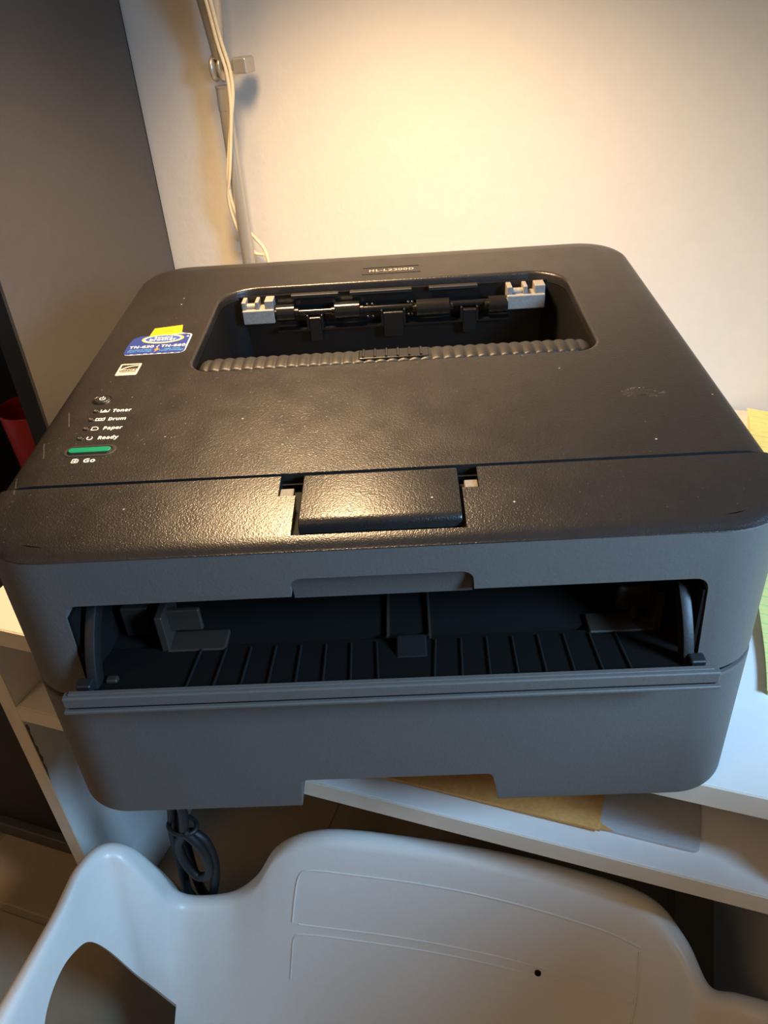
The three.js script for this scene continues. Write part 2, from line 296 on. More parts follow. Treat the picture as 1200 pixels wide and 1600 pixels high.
// inside the feed slot
{
  const sc = new THREE.Shape(); sc.moveTo(-0.0010, 0.1518); sc.quadraticCurveTo(-0.0050, 0.1460, -0.0068, 0.1366); sc.lineTo(-0.0100, 0.1366); sc.lineTo(-0.0100, 0.1518); sc.closePath();
  const sg = new THREE.ExtrudeGeometry(sc, { depth: 0.0776, bevelEnabled: false, curveSegments: 10 }); sg.rotateY(-Math.PI / 2).translate(0.0393, 0, 0);
  part('finger_recess', crease(sg, 0.5), M.grey, P);
  part('feed_floor', [b2(-0.138, 0.138, 0.0847, 0.092, -0.12, -0.03), b2(-0.138, 0.138, 0.0847, 0.087, -0.03, -0.004)], M.dark, P);
  part('feed_back', b2(-0.138, 0.138, 0.092, 0.14, -0.123, -0.118), M.dark, P);
  part('feed_roof', b2(-0.131, 0.131, 0.1385, 0.1415, -0.12, -0.010), M.dark, P);
  part('feed_wall', b2(-0.1384, -0.1370, 0.092, 0.1352, -0.12, -0.0016), M.dark, P); part('feed_wall', b2(0.1370, 0.1384, 0.092, 0.1352, -0.12, -0.0016), M.dark, P);  // dark liners run to the front, standing for shade on the grey slot sides
  for (const x of [0, 0.0205]) part('guide_rib', b2(x - 0.0006, x + 0.0006, 0.092, 0.0945, -0.1, -0.0245), M.guide, P);
  part('separation_pad', b2(0.004, 0.0185, 0.0925, 0.0985, -0.022, -0.006, 0.0012), M.black, P);
  part('slot_block', [b2(-0.1335, -0.117, 0.092, 0.128, -0.075, -0.05, 0.001), b2(-0.132, -0.118, 0.092, 0.110, -0.05, -0.036, 0.001)], M.guide, P);
  const lg = part('paper_guide', [b2(-0.1105, -0.1065, 0.0915, 0.1145, -0.046, -0.0225, 0.0008), b2(-0.108, -0.079, 0.0918, 0.0945, -0.036, -0.0215, 0.001), b2(-0.1075, -0.0905, 0.0995, 0.1125, -0.033, -0.030, 0.001)], M.guide, P);
  const rg = part('paper_guide', [b2(0.1262, 0.1302, 0.0915, 0.117, -0.052, -0.0225, 0.0008), b2(0.0965, 0.1285, 0.0918, 0.0945, -0.036, -0.0225, 0.001), b2(0.110, 0.127, 0.0995, 0.1145, -0.046, -0.030, 0.0025)], M.guide, P);
  part('peg', cyl(0.0022, 0.0022, V(0.1185, 0.0975, -0.029), V(0.1185, 0.106, -0.029), 14), M.guide, rg);
}
// the lowered manual feed flap
{
  const f = new THREE.Group(); f.name = 'feed_flap'; P.add(f);
  const prof = (z) => 0.0925 + (z + 0.026) * 0.30;
  const pl = new THREE.Shape(); pl.moveTo(-0.026, prof(-0.026)); pl.lineTo(0.0175, prof(0.0175)); pl.lineTo(0.0185, prof(0.0185) - 0.0045); pl.lineTo(-0.024, prof(-0.026) - 0.003); pl.closePath();
  const g = new THREE.ExtrudeGeometry(pl, { depth: 0.276, bevelEnabled: false }); g.rotateY(-Math.PI / 2); g.translate(0.138, 0, 0);
  part('flap_plate', g, M.dark, f);
  // front bar with its groove and lower lip, ends rounded
  part('flap_bar', [b2(-0.1415, 0.1415, 0.1026, 0.1088, 0.0165, 0.0212, 0.0009), b2(-0.139, 0.139, 0.1085, 0.1096, 0.0172, 0.0196, 0.0004), b2(-0.1425, 0.1425, 0.0992, 0.1012, 0.0165, 0.0218, 0.0008)], M.grey, f);
  part('flap_groove', b2(-0.1405, 0.1405, 0.1008, 0.103, 0.0168, 0.0200, 0.0003), M.dark, f);
  for (let i = 0; i < 17; i++) {
    const x = -0.091 + i * 0.0122 - (i > 7 ? -0.004 : 0);
    if (x > 0.001 && x < 0.021) continue;
    const r = cyl(0.00075, 0.00075, V(x, prof(-0.022) + 0.0002, -0.022), V(x * 1.0 - 0.002 * Math.sign(x - 0.01), prof(0.0165) + 0.0002, 0.0165), 6);
    part('flap_rib', r, M.black, f);
  }
  for (const s of [-1, 1]) {                          // curved side stays that hold the flap
    const sh = new THREE.Shape(), c = [-0.044, 0.086], R1 = 0.0565, R0 = 0.0495, a0 = 0.20, a1 = 1.25;
    sh.absarc(c[0], c[1], R1, a0, a1, false); sh.absarc(c[0], c[1], R0, a1, a0, true); sh.closePath();
    const e = new THREE.ExtrudeGeometry(sh, { depth: 0.0035, bevelEnabled: true, bevelSize: 0.0006, bevelThickness: 0.0006, bevelSegments: 2, curveSegments: 24 }); e.rotateY(-Math.PI / 2); e.translate(s > 0 ? 0.1335 : -0.1300, 0, 0);
    part('side_stay', crease(e, 0.5), M.black, f);
    part('stay_clip', [b2(s * 0.1345 - 0.0035, s * 0.1345 + 0.0035, 0.0985, 0.1085, 0.008, 0.014, 0.0012)], M.black, f);
  }
  part('rubber_stop', b2(-0.128, -0.1225, 0.099, 0.1035, 0.002, 0.006, 0.001), M.guide, f);
}
// top cover with the output recess
const OX = 0.0075;
{
  const N = 14, out = (i, b, f) => rrect(-0.1768, 0.1768, -0.3465, -0.0499, 0.034, 0.003, N, [i, b, f]);
  const prof = [[0, 'abs'], [0, 0.0085], [0.0006, 0.0055], [0.002, 0.0032], [0.005, 0.0014], [0.010, 0.0004], [0.017, 0]];
  const rings = prof.map(([i, d]) => ringAt(out(i, i, Math.min(i, 0.0005)), d === 'abs' ? (x, z) => 0.1664 : (x, z) => Math.max(0.1668, lidY(z) - d)));
  const hole = (e) => rrect(OX - 0.117 - e, OX + 0.117 + e, -0.2858 - e, -0.1602 + e, 0.024, 0.015, N);
  const top = capXZ(out(0.017, 0.017, 0.0005), [hole(0.0016)], (x, z) => lidY(z));
  const rim = [[0.0016, 0], [0.0009, 0.0002], [0.0003, 0.0008], [0, 0.0018], [-0.0003, 0.006]].map(([e, d]) => ringAt(hole(e), (x, z) => lidY(z) - d));
  part('top_cover', [loft(rings), top, loft(rim.reverse())], M.lid, P);
  // well walls under the rim, glossy black
  const well = [[-0.0004, 0.0062], [-0.0012, 0.020], [-0.002, 0.05]].map(([e, d]) => ringAt(hole(e), (x, z) => lidY(z) - d)).reverse();
  part('recess_wall', loft(well), M.well, P); 
}
{ // ribbed paper ramp
  const nx = 35 * 8, zs = [], yz = [];
  const prof = [[-0.1666, 0.1600], [-0.1667, 0.1740], [-0.1673, 0.1763], [-0.169, 0.1772], [-0.176, 0.1775], [-0.182, 0.1771], [-0.187, 0.1757], [-0.1895, 0.1735], [-0.1915, 0.1690], [-0.194, 0.1590], [-0.199, 0.1440], [-0.205, 0.1360], [-0.2805, 0.1300]];
  const rings = prof.map(([z, y], k) => { const a = []; for (let i = 0; i <= nx; i++) { const x = OX - 0.1148 + 0.2296 * i / nx, w = Math.abs(Math.sin(Math.PI * i / 8)); const e = Math.min(1, Math.min(i, nx - i) / 14), round = k < 7 ? (1 - Math.sqrt(1 - (1 - e) ** 2)) * 0.008 : 0; a.push(V(x, y - 0.0008 * (1 - w) * (k > 8 ? 0.5 : 1) - round * 0.3, z - round * (k < 4 ? 0.8 : 0))); } return a; });
  const ramp = part('output_ramp', loft(rings, false), M.black, P);
  const tab = part('paper_stop', b2(-0.0125, 0.0285, 0.1745, 0.1788, -0.183, -0.170, 0.0012), M.gloss, P);
  tab.position.set(0, -0.0007, 0.001); 
  for (let i = 0; i < 6; i++) part('stop_ridge', cyl(0.0008, 0.0008, V(-0.0095 + i * 0.0067, 0.1788, -0.182), V(-0.0095 + i * 0.0067, 0.1788, -0.171), 10), M.gloss, tab);
}
{ // exit rollers and brackets at the back of the recess
  part('exit_panel', b2(OX - 0.114, OX + 0.114, 0.128, 0.181, -0.2838, -0.281), M.gloss, P);
  part('exit_ledge', [b2(-0.073, -0.050, 0.1578, 0.1592, -0.281, -0.2715), b2(-0.042, -0.001, 0.1578, 0.1592, -0.281, -0.2715), b2(0.016, 0.056, 0.1578, 0.1592, -0.281, -0.2715), b2(0.066, 0.088, 0.1578, 0.1592, -0.281, -0.2715)], M.gloss, P);
  part('roller_shaft', cyl(0.0022, 0.0022, V(-0.095, 0.1695, -0.2765), V(0.111, 0.1695, -0.2765), 14), M.roller, P);
  for (const [a, b, y] of [[-0.0725, -0.0602, 0.171], [-0.0322, -0.0153, 0.1705], [0.024, 0.0465, 0.1690], [0.0735, 0.0863, 0.1685]]) {
    const r = part('exit_roller', cyl(0.0058, 0.0058, V(a, y, -0.2735), V(b, y, -0.2735), 28), M.roller, P);
    part('roller_end', cyl(0.0028, 0.0028, V(a - 0.0025, y, -0.2735), V(a, y, -0.2735), 14), M.gloss, r); part('roller_end', cyl(0.0028, 0.0028, V(b, y, -0.2735), V(b + 0.0025, y, -0.2735), 14), M.gloss, r);
  }
  for (const [a, b, t] of [[-0.0515, -0.0421, 0.167], [0.0003, 0.0152, 0.1678], [0.0554, 0.0655, 0.1668]]) {
    part('guide_post', [b2(a, b, 0.150, t, -0.281, -0.2715, 0.0013), b2(a - 0.0012, a + 0.0005, 0.158, t + 0.0018, -0.279, -0.2712, 0.0006), b2(b - 0.0005, b + 0.0012, 0.158, t + 0.0018, -0.279, -0.2712, 0.0006)], M.gloss, P);
  }
  for (const x of [-0.0098, -0.0062, 0.0185, 0.0212]) part('stud', [new THREE.SphereGeometry(0.0013, 12, 8).translate(x, 0.1735, -0.273), new THREE.SphereGeometry(0.0011, 12, 8).translate(x, 0.165, -0.273)], M.gloss, P);
  for (const [a, b] of [[-0.0959, -0.0739], [0.0858, 0.1116]]) {   // grey end brackets with three teeth on top
    const w = b - a;
    part('end_bracket', [b2(a, b, 0.1655, 0.1755, -0.281, -0.2685, 0.001), b2(a, a + w * 0.14, 0.174, 0.181, -0.281, -0.270, 0.0007), b2(a + w * 0.42, a + w * 0.54, 0.174, 0.181, -0.281, -0.270, 0.0007), b2(a + w * 0.72, b, 0.174, 0.1812, -0.281, -0.270, 0.0007), cyl(0.0024, 0.0024, V(a + w * 0.15, 0.1765, -0.274), V(a + w * 0.42, 0.1765, -0.274), 12)], M.bracket, P);
  }
  for (const [a, b] of [[-0.0623, -0.0292], [-0.0215, 0.0215], [0.033, 0.0665]]) part('exit_bar', b2(a, b, 0.1795, 0.1820, -0.281, -0.276, 0.0006), M.black, P);
}
{ // front strip of the cover, with the release latch
  const N = 14, yS = (z) => 0.1741 - 0.055 * (z + 0.0485) - 1.35 * (z + 0.0485) ** 2;   // falls away towards the front
  const path = (i) => { const r = rrect(-0.1768, 0.1768, -0.2, 0, 0.004, 0.036, N, [i, 0, i]).slice(0, 2 * (N + 1)); return [[r[0][0], -0.0482], ...r, [r[r.length - 1][0], -0.0482]]; };
  const prof = [[0.0012, 'low'], [0, 'abs'], [0, 0.0036], [0.0005, 0.0024], [0.0014, 0.0013], [0.003, 0.0005], [0.0052, 0.0001], [0.0075, 0]];
  const rings = prof.map(([i, d]) => ringAt(path(i), d === 'low' ? () => 0.1657 : d === 'abs' ? () => 0.1664 : (x, z) => Math.max(0.1667, yS(z) - d)));
  const notch = [[-0.0440, -0.0482], [-0.0440, -0.0335], [-0.0425, -0.0318], [-0.0375, -0.0316], [-0.0362, -0.0305], [-0.0362, -0.0075], [0.0372, -0.0075], [0.0372, -0.0305], [0.0385, -0.0318], [0.0432, -0.0320], [0.0447, -0.0336], [0.0447, -0.0482]];
  // cap as strips across z so that it follows the curve
  const cap = [];
  const side = (x0f, x1f, z0, z1) => { const g = new THREE.BufferGeometry(); const a = [V(x0f(z0), yS(z0), z0), V(x1f(z0), yS(z0), z0), V(x1f(z1), yS(z1), z1), V(x0f(z1), yS(z1), z1)]; g.setAttribute('position', new THREE.Float32BufferAttribute([a[0], a[3], a[1], a[1], a[3], a[2]].flatMap((q) => [q.x, q.y, q.z]), 3));
    const nn = a.map((q) => V(0, 1, 0.055 + 2.7 * (q.z + 0.0485)).normalize()); g.setAttribute('normal', new THREE.Float32BufferAttribute([nn[0], nn[3], nn[1], nn[1], nn[3], nn[2]].flatMap((q) => [q.x, q.y, q.z]), 3)); return g; };
  const rr = 0.0285, xm = 0.1768 - 0.0075, edge = (z) => z < -0.036 ? xm : xm - rr + Math.sqrt(Math.max(0, rr * rr - (z + 0.036) ** 2));
  const nl = (z) => z < -0.0331 ? -0.0440 : -0.0362, nr = (z) => z < -0.0331 ? 0.0447 : 0.0372;
  const zz = []; for (let z = -0.0482; z < -0.0337; z += 0.0024) zz.push(z); zz.push(-0.0331);
  const zl = []; for (let k = 0; k <= 12; k++) zl.push(-0.0331 + (0.0256) * k / 12);
  for (const L of [zz, zl]) for (let k = 0; k + 1 < L.length; k++) { const m = (L[k] + L[k + 1]) / 2; cap.push(side((z) => -edge(z), () => nl(m), L[k], L[k + 1]), side(() => nr(m), edge, L[k], L[k + 1])); }
  // skirts round the latch notch
  const sk = [notch.map(([x, z]) => V(x, yS(z), z)), notch.map(([x, z]) => V(x, yS(z) - 0.0055, z))];
  const g = loft(rings, false);
  part('front_cover', [g, ...cap, loft(sk, false)], M.lid, P);
  part('latch_recess', b2(-0.046, 0.0465, 0.1590, 0.1670, -0.0492, -0.0060), M.well, P);
  part('latch_pocket', [b2(-0.0438, -0.0375, 0.1670, 0.1716, -0.0415, -0.0318, 0.0006)], M.latch, P);
  part('latch_pocket', [b2(0.0385, 0.0445, 0.1670, 0.1716, -0.0415, -0.0320, 0.0006)], M.latch, P);
  // the latch itself: a sloping plate with a rolled front edge
  const s = new THREE.Shape(); s.moveTo(-0.0476, 0.1662); s.lineTo(-0.0476, 0.1742); s.quadraticCurveTo(-0.047, 0.1748, -0.046, 0.1747); s.quadraticCurveTo(-0.030, 0.1740, -0.0172, 0.1726); s.quadraticCurveTo(-0.0134, 0.1721, -0.0128, 0.1695); s.lineTo(-0.0122, 0.1662); s.closePath();
  const e = new THREE.ExtrudeGeometry(s, { depth: 0.0680, bevelEnabled: true, bevelSize: 0.0006, bevelThickness: 0.0006, bevelOffset: -0.0006, bevelSegments: 3, curveSegments: 12 }); e.rotateY(-Math.PI / 2); e.translate(0.0352, 0, 0);
  part('release_latch', crease(e, 0.6), M.lid, P);
  part('hinge_gap', b2(-0.170, 0.170, 0.1665, 0.1700, -0.0520, -0.0470), M.well, P);
}
// raised lettering, pictograms, button and lamps of the panel
{
  const flat = (g, x, z, lift = 0) => { g.rotateX(-Math.PI / 2); g.rotateX(Math.atan(SL)); return g.translate(x, lidY(z) + lift, z); };
  const text = (t, size, wide, x, z, mat, center) => {
    const g = new TextGeometry(t, { font, size, depth: 0.00012, curveSegments: 4, bevelEnabled: false }); g.scale(wide, 1, 1); g.computeBoundingBox();
    if (center) g.translate(-(g.boundingBox.max.x + g.boundingBox.min.x) / 2, 0, 0);
    return part('panel_lettering', flat(g, x, z), mat, P);
  };
  const rows = [['Toner', -0.1193], ['Drum', -0.1104], ['Paper', -0.1011], ['Ready', -0.0916]];
  const fr = (pts, w) => { const gs = []; for (let i = 0; i + 1 < pts.length; i++) { const [a, b] = pts[i], [c, d] = pts[i + 1], L = Math.hypot(c - a, d - b); gs.push(bx(L + w, w, 0.00014, 0, 0, 0.00007).rotateZ(Math.atan2(d - b, c - a)).translate((a + c) / 2, (b + d) / 2, 0)); } return gs; };
  const icon = (gs, x, z) => part('pictogram', flat(join(gs).scale(0.8, 0.9, 1), x, z), M.print, P);
  const w = 0.0005;
  rows.forEach(([t, z], i) => {
    text(t, 0.0031, 0.84, -0.1418, z + 0.0016, M.print);
    part('indicator_lamp', [flat(new THREE.CylinderGeometry(0.0011, 0.0012, 0.0008, 18).rotateX(Math.PI / 2), -0.1505, z, 0.0001)], M.led, P);
    part('lamp_ring', [flat(new THREE.TorusGeometry(0.0016, 0.0003, 6, 20), -0.1505, z, 0.0001)], M.gloss, P);
  });
  icon([...fr([[-0.0028, 0.0014], [-0.0026, -0.0014], [0.0024, -0.0014], [0.0028, 0.0014]], w), ...fr([[-0.0014, -0.0008], [0, 0.0012], [0.0014, -0.0008], [-0.0014, -0.0008]], w)], -0.1460, -0.1193);
  icon([...fr([[-0.0028, 0.0014], [-0.0028, -0.0014], [0.0028, -0.0014], [0.0028, 0.0014]], w), new THREE.TorusGeometry(0.0011, 0.0003, 5, 18), ...fr([[-0.0028, 0.0014], [-0.0014, 0.0010], [0.0014, 0.0010], [0.0028, 0.0014]], w)], -0.1460, -0.1104);
  icon(fr([[-0.002, -0.0017], [-0.002, 0.0017], [0.0006, 0.0017], [0.0021, 0.0002], [0.0021, -0.0017], [-0.002, -0.0017]], w), -0.1460, -0.1011);
  icon([new THREE.TorusGeometry(0.0017, 0.0003, 5, 22, Math.PI * 1.6).rotateZ(2.2)], -0.1460, -0.0916);
  icon([...fr([[-0.0017, -0.0018], [-0.0017, 0.0018], [0.0006, 0.0018], [0.0019, 0.0006], [0.0019, -0.0018], [-0.0017, -0.0018]], w), ...fr([[0.0001, 0.0010], [0.0001, -0.0008]], 0.0007), ...fr([[-0.0007, -0.0001], [0.0001, -0.0010], [0.0009, -0.0001]], 0.0005)], -0.1468, -0.0706);
  text('Go', 0.0034, 1.0, -0.1428, -0.0689, M.print);
  // power button
  const pb = part('power_button', [flat(new THREE.LatheGeometry([[0, 0.0005], [0.0034, 0.0005], [0.0041, 0.0002], [0.0043, -0.0006]].map(([a, b]) => new THREE.Vector2(a, b)), 36).rotateX(Math.PI / 2).scale(1.08, 1, 1), -0.1511, -0.1317, 0.0003)], M.lid, P);
  part('button_ring', [flat(new THREE.TorusGeometry(0.0047, 0.00045, 8, 40).scale(1.08, 1, 1), -0.1511, -0.1317, 0)], M.gloss, pb);
  part('power_mark', [flat(join([new THREE.TorusGeometry(0.0015, 0.00025, 5, 24, Math.PI * 1.6).rotateZ(Math.PI / 2 + Math.PI * 0.2), ...fr([[0, 0.0022], [0, 0.0004]], 0.0005)]), -0.1508, -0.1317, 0.0009)], M.print, pb);
  // go button: stadium ring and green bar
  const stad = (l, r) => { const s = new THREE.Shape(); s.absarc(l - r, 0, r, -Math.PI / 2, Math.PI / 2); s.absarc(-(l - r), 0, r, Math.PI / 2, Math.PI * 1.5); s.closePath(); return s; };
  const e = (s, d, bv) => new THREE.ExtrudeGeometry(s, { depth: d, bevelEnabled: true, bevelSize: bv, bevelThickness: bv, bevelSegments: 3, curveSegments: 14 });
  const ring = stad(0.0128, 0.0049); ring.holes.push(stad(0.0117, 0.0038));
  const gb = part('go_button', [flat(e(stad(0.0112, 0.0034), 0.0004, 0.0003), -0.142, -0.0793, -0.0002)], M.gloss, P);
  part('button_ring', [flat(e(ring, 0.0001, 0.0003), -0.142, -0.0793, -0.0001)], M.black, gb);
  const gr = part('green_bar', [flat(e(stad(0.0103, 0.0019), 0.0004, 0.0003), -0.142, -0.0793, 0.0003)], M.green, gb); gr.userData.label = 'green bar of the go button';
  // recessed name plate on the back of the cover
  const np = part('name_plate', [flat(join([bx(0.0006, 0.0125, 0.0004, -0.0203, 0, 0.0001), bx(0.0006, 0.0125, 0.0004, 0.0203, 0, 0.0001), bx(0.041, 0.0005, 0.0003, 0, 0.0063, 0.0001), bx(0.041, 0.0005, 0.0003, 0, -0.0063, 0.0001)]), OX, -0.3055, 0)], M.lid, P);
  const nt = new TextGeometry('HL-L2300D', { font, size: 0.0042, depth: 0.0003, curveSegments: 3 }); nt.scale(1.12, 1, 1); nt.computeBoundingBox(); nt.translate(-nt.boundingBox.max.x / 2, -0.0021, -0.0001);
  part('name_lettering', [flat(nt, OX, -0.3055, 0)], M.platetext, np);
}
// printed stickers
function canvasTex(w, h, draw) { const c = document.createElement('canvas'); c.width = w; c.height = h; draw(c.getContext('2d'), w, h); const t = new THREE.CanvasTexture(c); t.colorSpace = THREE.SRGBColorSpace; return t; }
function sticker(name, shapePts, tex, x0, x1, z0, z1, th, side) {     // printed face on a thin rounded slip
  const s = new THREE.Shape(shapePts.map(([x, z]) => new THREE.Vector2(x, -z)));
  const g = new THREE.ExtrudeGeometry(s, { depth: th, bevelEnabled: false, curveSegments: 8 }); g.rotateX(-Math.PI / 2);
  const p = g.attributes.position, uv = g.attributes.uv; for (let i = 0; i < p.count; i++) { uv.setXY(i, (p.getX(i) - x0) / (x1 - x0), (z1 - p.getZ(i)) / (z1 - z0)); p.setY(i, p.getY(i) + lidY(p.getZ(i)) + 0.00002); }
  g.computeVertexNormals();
  return part(name, g, mk({ map: tex, roughness: 0.5, color: 0xd4d4d4 }), P, true);
}
{
  const x0 = -0.1555, x1 = -0.1165, z0 = -0.2285, z1 = -0.1865, W = 780, H = 840, sx = (x) => (x - x0) / (x1 - x0) * W, sz = (z) => (z - z0) / (z1 - z0) * H;
  const tex = canvasTex(W, H, (c) => {
    c.fillStyle = '#f4f1e6'; c.fillRect(0, 0, W, H);
    c.fillStyle = '#203a92'; c.beginPath(); c.roundRect(sx(-0.1553), sz(-0.2145), sx(-0.1178) - sx(-0.1553), sz(-0.1872) - sz(-0.2145), 70); c.fill();
    c.fillStyle = '#e2b40e'; c.beginPath(); c.moveTo(sx(-0.1445), sz(-0.2125)); c.lineTo(sx(-0.1440), sz(-0.2250)); c.lineTo(sx(-0.1265), sz(-0.2284)); c.lineTo(sx(-0.1245), sz(-0.2160)); c.closePath(); c.fill();
    c.fillStyle = '#e8a312'; c.fillRect(sx(-0.138), sz(-0.2205), 140, 36);
    const ox = sx(-0.1350), oz = sz(-0.2085);
    c.fillStyle = '#f3c72e'; c.beginPath(); c.ellipse(ox, oz, 265, 132, 0, 0, 7); c.fill();
    c.fillStyle = '#f7f3ea'; c.beginPath(); c.ellipse(ox, oz, 245, 114, 0, 0, 7); c.fill();
    c.fillStyle = '#3b5cb8'; c.beginPath(); c.ellipse(ox, oz, 222, 96, 0, 0, 7); c.fill();
    c.textAlign = 'center'; c.fillStyle = '#fdf7e0'; c.font = 'bold 58px sans-serif'; c.fillText('Genuine', ox, oz - 22); c.font = 'bold 92px sans-serif'; c.fillText('brother', ox, oz + 50);
    c.fillStyle = '#fff4ec'; c.font = 'bold 92px sans-serif'; c.fillText('TN-630', sx(-0.1457), sz(-0.1963)); c.fillText('TN-660', sx(-0.1262), sz(-0.1963));
    c.fillStyle = '#ffffff'; c.font = 'bold 90px sans-serif'; c.fillText('/', sx(-0.1358), sz(-0.1963));
    c.fillStyle = '#58b4f4'; c.font = 'bold 40px sans-serif'; c.fillText('Standard Yield', sx(-0.1457), sz(-0.1932)); c.fillText('Toner Cartridge', sx(-0.1457), sz(-0.1910)); c.fillText('High Yield', sx(-0.1262), sz(-0.1932)); c.fillText('Toner Cartridge', sx(-0.1262), sz(-0.1910));
    c.fillStyle = '#f0a024'; c.beginPath(); c.moveTo(sx(-0.1352), sz(-0.1965)); c.lineTo(sx(-0.1372), sz(-0.1930)); c.lineTo(sx(-0.1358), sz(-0.1930)); c.lineTo(sx(-0.1366), sz(-0.1898)); c.lineTo(sx(-0.1336), sz(-0.1940)); c.lineTo(sx(-0.1350), sz(-0.1940)); c.closePath(); c.fill();
    c.fillStyle = '#f6f4ee'; for (let i = 0; i < 9; i++) c.fillRect(sx(-0.1545) + i * 82, H - 20 - rnd() * 8, 20 + rnd() * 40, 18);
    c.strokeStyle = '#f6f4ee'; c.lineWidth = 26; c.beginPath(); c.moveTo(sx(-0.1205), sz(-0.2143)); c.quadraticCurveTo(sx(-0.1175), sz(-0.2143), sx(-0.1176), sz(-0.2110)); c.lineTo(sx(-0.1176), sz(-0.1945)); c.stroke();
    c.fillStyle = '#f6f4ee'; c.beginPath(); c.arc(sx(-0.1197), sz(-0.2105), 16, 0, 7); c.fill();
  });
  const pts = []; const arc = (cx, cz, r, a0, a1) => { for (let i = 0; i <= 6; i++) { const a = a0 + (a1 - a0) * i / 6; pts.push([cx + r * Math.cos(a), cz + r * Math.sin(a)]); } };
  arc(-0.1215, -0.1912, 0.0042, 0, Math.PI / 2); arc(-0.1515, -0.1902, 0.0034, Math.PI / 2, Math.PI);
  pts.push([-0.1552, -0.2005], [-0.1540, -0.2105], [-0.1500, -0.2138], [-0.1446, -0.2140], [-0.1440, -0.2250], [-0.1265, -0.2284], [-0.1247, -0.2165]);
  arc(-0.1205, -0.2115, 0.0032, -Math.PI / 2, 0);
  const k = sticker('toner_sticker', pts, tex, x0, x1, z0, z1, 0.00015); k.userData.label = 'blue and yellow toner sticker';
  const tex2 = canvasTex(480, 560, (c, w, h) => {
    c.fillStyle = '#efe6d6'; c.fillRect(0, 0, w, h); c.fillStyle = '#2a241f'; c.fillRect(40, 50, w - 80, h - 190);
    c.fillStyle = '#efe6d6'; c.beginPath(); c.moveTo(40, 330); c.quadraticCurveTo(200, 120, 440, 120); c.lineTo(440, 90); c.quadraticCurveTo(190, 80, 40, 270); c.fill();
    c.font = 'italic bold 118px serif'; c.fillText('energy', 52, 330); c.font = 'bold 120px sans-serif'; c.fillText('★', 330, 190); c.fillStyle = '#2a241f'; c.font = 'bold 60px sans-serif'; c.textAlign = 'center'; c.fillText('ENERGY STAR', w / 2, 505);
    c.fillStyle = '#efe6d6'; c.fillRect(40, 370, w - 80, 20);
  });
  const s2 = sticker('efficiency_sticker', rrect(-0.1522, -0.1398, -0.1752, -0.1605, 0.0008, 0.0008, 4), tex2, -0.1522, -0.1398, -0.1752, -0.1605, 0.00015); s2.userData.label = 'small white sticker with a star emblem';
}

